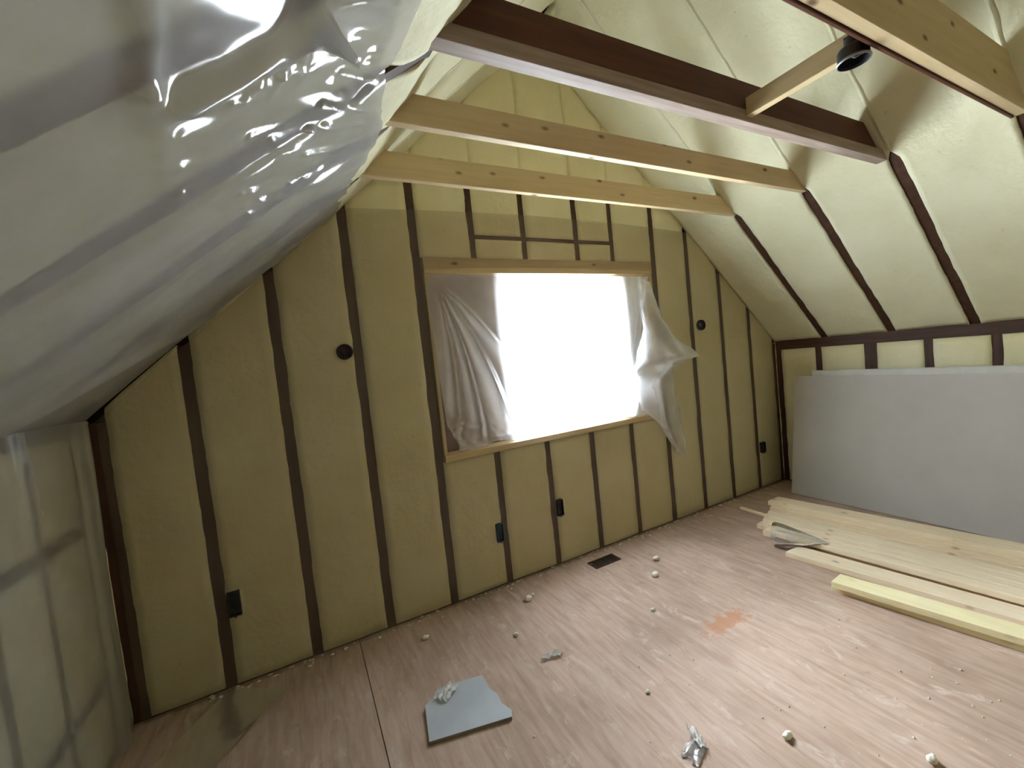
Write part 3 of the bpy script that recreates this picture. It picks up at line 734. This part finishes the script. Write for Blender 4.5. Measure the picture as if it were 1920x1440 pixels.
# ------------------------------------------------------------------ floor register
e = empty('floor_vent'); tag(e, 'dark brown rectangular floor register near the window wall', 'vent')
vx0, vx1, vy0, vy1 = 2.605, 2.835, -.228, -.122
MB().box(vx0, vx1, vy0, vy0 + .012, 0, .006).box(vx0, vx1, vy1 - .012, vy1, 0, .006).box(vx0, vx0 + .012, vy0 + .012, vy1 - .012, 0, .006).box(vx1 - .012, vx1, vy0 + .012, vy1 - .012, 0, .006).build('vent_frame', BROWNM, e)
MB().box(vx0 + .012, vx1 - .012, vy0 + .012, vy1 - .012, 0, .0015).build('vent_shade_plate', BLACK, e)  # flat black plate, the shade of the opening put into its colour
for k in range(9):
    x = vx0 + .03 + k * (vx1 - vx0 - .06) / 8
    MB().box(x - .003, x + .003, vy0 + .012, vy1 - .012, .0015, .005).build('vent_slat', BROWNM, e)

# ------------------------------------------------------------------ floor debris
sc_pts = [(1.19, -.91), (1.53, -.993), (1.545, -.962), (1.524, -.904), (1.530, -.847), (1.512, -.792), (1.516, -.70), (1.419, -.678), (1.338, -.662), (1.290, -.668), (1.268, -.70), (1.225, -.722)]
mb = MB(); n = len(sc_pts); z0, z1 = .002, .016
V = [(x, y, z0) for x, y in sc_pts] + [(x, y, z1 + .006 * (y + .9)) for x, y in sc_pts]
F = [tuple(range(n))[::-1], tuple(range(n, 2 * n))] + [(k, (k + 1) % n, n + (k + 1) % n, n + k) for k in range(n)]
F = [F[0][::-1], F[1][::-1]] + [f[::-1] for f in F[2:]]
o = link('scrap_board', V, F, SCRAP, mats=[SCRAP, SCRAPE], fm=[0, 0] + [1] * n)
tag(o, 'grey broken offcut of board lying flat on the plywood floor', 'scrap')
def shard(c, sx, sy_, h, rot, label, seed, name='plastic_shard', mat=CLEAR):
    V = []; F = []; n = 12; R_ = Matrix.Rotation(rot, 3, 'Z')
    for j in range(n + 1):
        for i in range(n + 1):
            a, b = i / n - .5, j / n - .5
            e_ = 1 + .35 * fbm(a * 3 + seed, b * 3)
            z = h * (.15 + abs(fbm(a * 2.6 + seed, b * 2.6, seed)) * .9)
            p = R_ @ Vector((a * sx * e_, b * sy_ * e_, 0)); V.append((c[0] + p.x, c[1] + p.y, c[2] + z))
    F = [(j * (n + 1) + i, j * (n + 1) + i + 1, (j + 1) * (n + 1) + i + 1, (j + 1) * (n + 1) + i) for j in range(n) for i in range(n)]
    tag(link(name, V, F, mat, smooth=True), label, 'plastic scrap', 'plastic scraps on the floor')
WSH = plastic_mat('white_scrap_poly', .90, (.94, .95, .96), .3, .25, .5, 40, .25)
shard((1.335, -.715, .017), .09, .06, .035, .5, 'crumpled white plastic scrap on top of the grey offcut', 2, mat=WSH)
shard((1.878, -.775, .002), .10, .035, .03, -.25, 'crumpled whitish plastic scrap on the floor above the grey offcut', 5, mat=WSH)
shard((2.085, -1.475, .002), .09, .03, .045, 1.2, 'whitish plastic scrap standing up on the floor near the bottom edge', 9, mat=WSH)
shard((2.04, -1.50, .002), .10, .07, .012, .2, 'flat clear plastic scrap under the upright one', 12)
def crumb(c, r, label, seed):
    o = blob('foam_scrap', (c[0], c[1], r * .75), (r * 1.4, r, r * .8), None, CRUMB, .5, seed=seed, n=12); tag(o, label, 'foam scrap', 'foam scraps on the floor')
for k, (c, r, lab) in enumerate([((2.026, -.262), .020, 'white foam lump on the floor in front of the blue outlet box'),
    ((2.075, -.235), .010, 'small foam crumb just right of the foam lump near the wall'),
    ((1.362, -.236), .014, 'small white foam scrap on the left part of the floor near the wall'),
    ((2.849, -.540), .018, 'foam scrap on the floor in front of the register, nearer of two'),
    ((3.016, -.392), .019, 'foam scrap beside the floor register, farther of two'),
    ((2.368, -1.655), .014, 'pale foam scrap lying at the bottom right of the floor'),
    ((2.668, -1.965), .016, 'elongated pale foam scrap at the very bottom right corner'),
    ((2.56, -.80), .010, 'tiny foam bit on the bright part of the floor left of the rusty patch'),
    ((1.80, -.52), .012, 'tiny foam bit between the grey offcut and the window wall'),
    ((2.10, -1.21), .008, 'tiny white bit near the upright plastic scrap')]): crumb(c, r, lab, k * 1.7 + .4)
# uncountable crumbs and dust along the wall foot and over the floor
V = []; F = []
for k in range(420):
    if k < 190: x = rnd.uniform(.3, 4.9); y = -.015 - abs(rnd.gauss(0, .03)); r = rnd.uniform(.003, .011)
    else: x = rnd.uniform(1.0, 3.4); y = rnd.uniform(-2.1, -.1); r = rnd.uniform(.0012, .0045)
    if 1.1 < x < 1.7 and -1.1 < y < -.6: continue
    b = len(V); q = [(1, 0, 0), (-1, 0, 0), (0, 1, 0), (0, -1, 0), (0, 0, 1), (0, 0, -1)]
    for d in q: f = rnd.uniform(.6, 1.4); V.append((x + d[0] * r * f * 1.3, y + d[1] * r * f, max(0.0005, r * .6 + d[2] * r * f * .8)))
    for i in (0, 1):
        for j in (2, 3):
            for l in (4, 5): F.append((b + i, b + j, b + l))
cr = link('foam_crumbs', V, F, CRUMB); cr['kind'] = 'stuff'; cr['label'] = 'scattered tiny foam crumbs on the plywood floor and along the wall foot'; cr['category'] = 'debris'

# ------------------------------------------------------------------ put every thing's origin at its base
bpy.context.view_layer.update()
for o in list(COL.objects):
    if o.parent or o.type not in ('MESH', 'EMPTY') or o.get('kind') in ('structure',): continue
    objs = [o] + list(o.children_recursive); ms = [q.data for q in objs if q.type == 'MESH']
    co = np.concatenate([np.array([v.co for v in me.vertices]) for me in ms]); lo, hi = co.min(0), co.max(0)
    base = Vector(((lo[0] + hi[0]) / 2, (lo[1] + hi[1]) / 2, lo[2]))
    for me in set(ms): me.transform(Matrix.Translation(-base))
    o.location = base
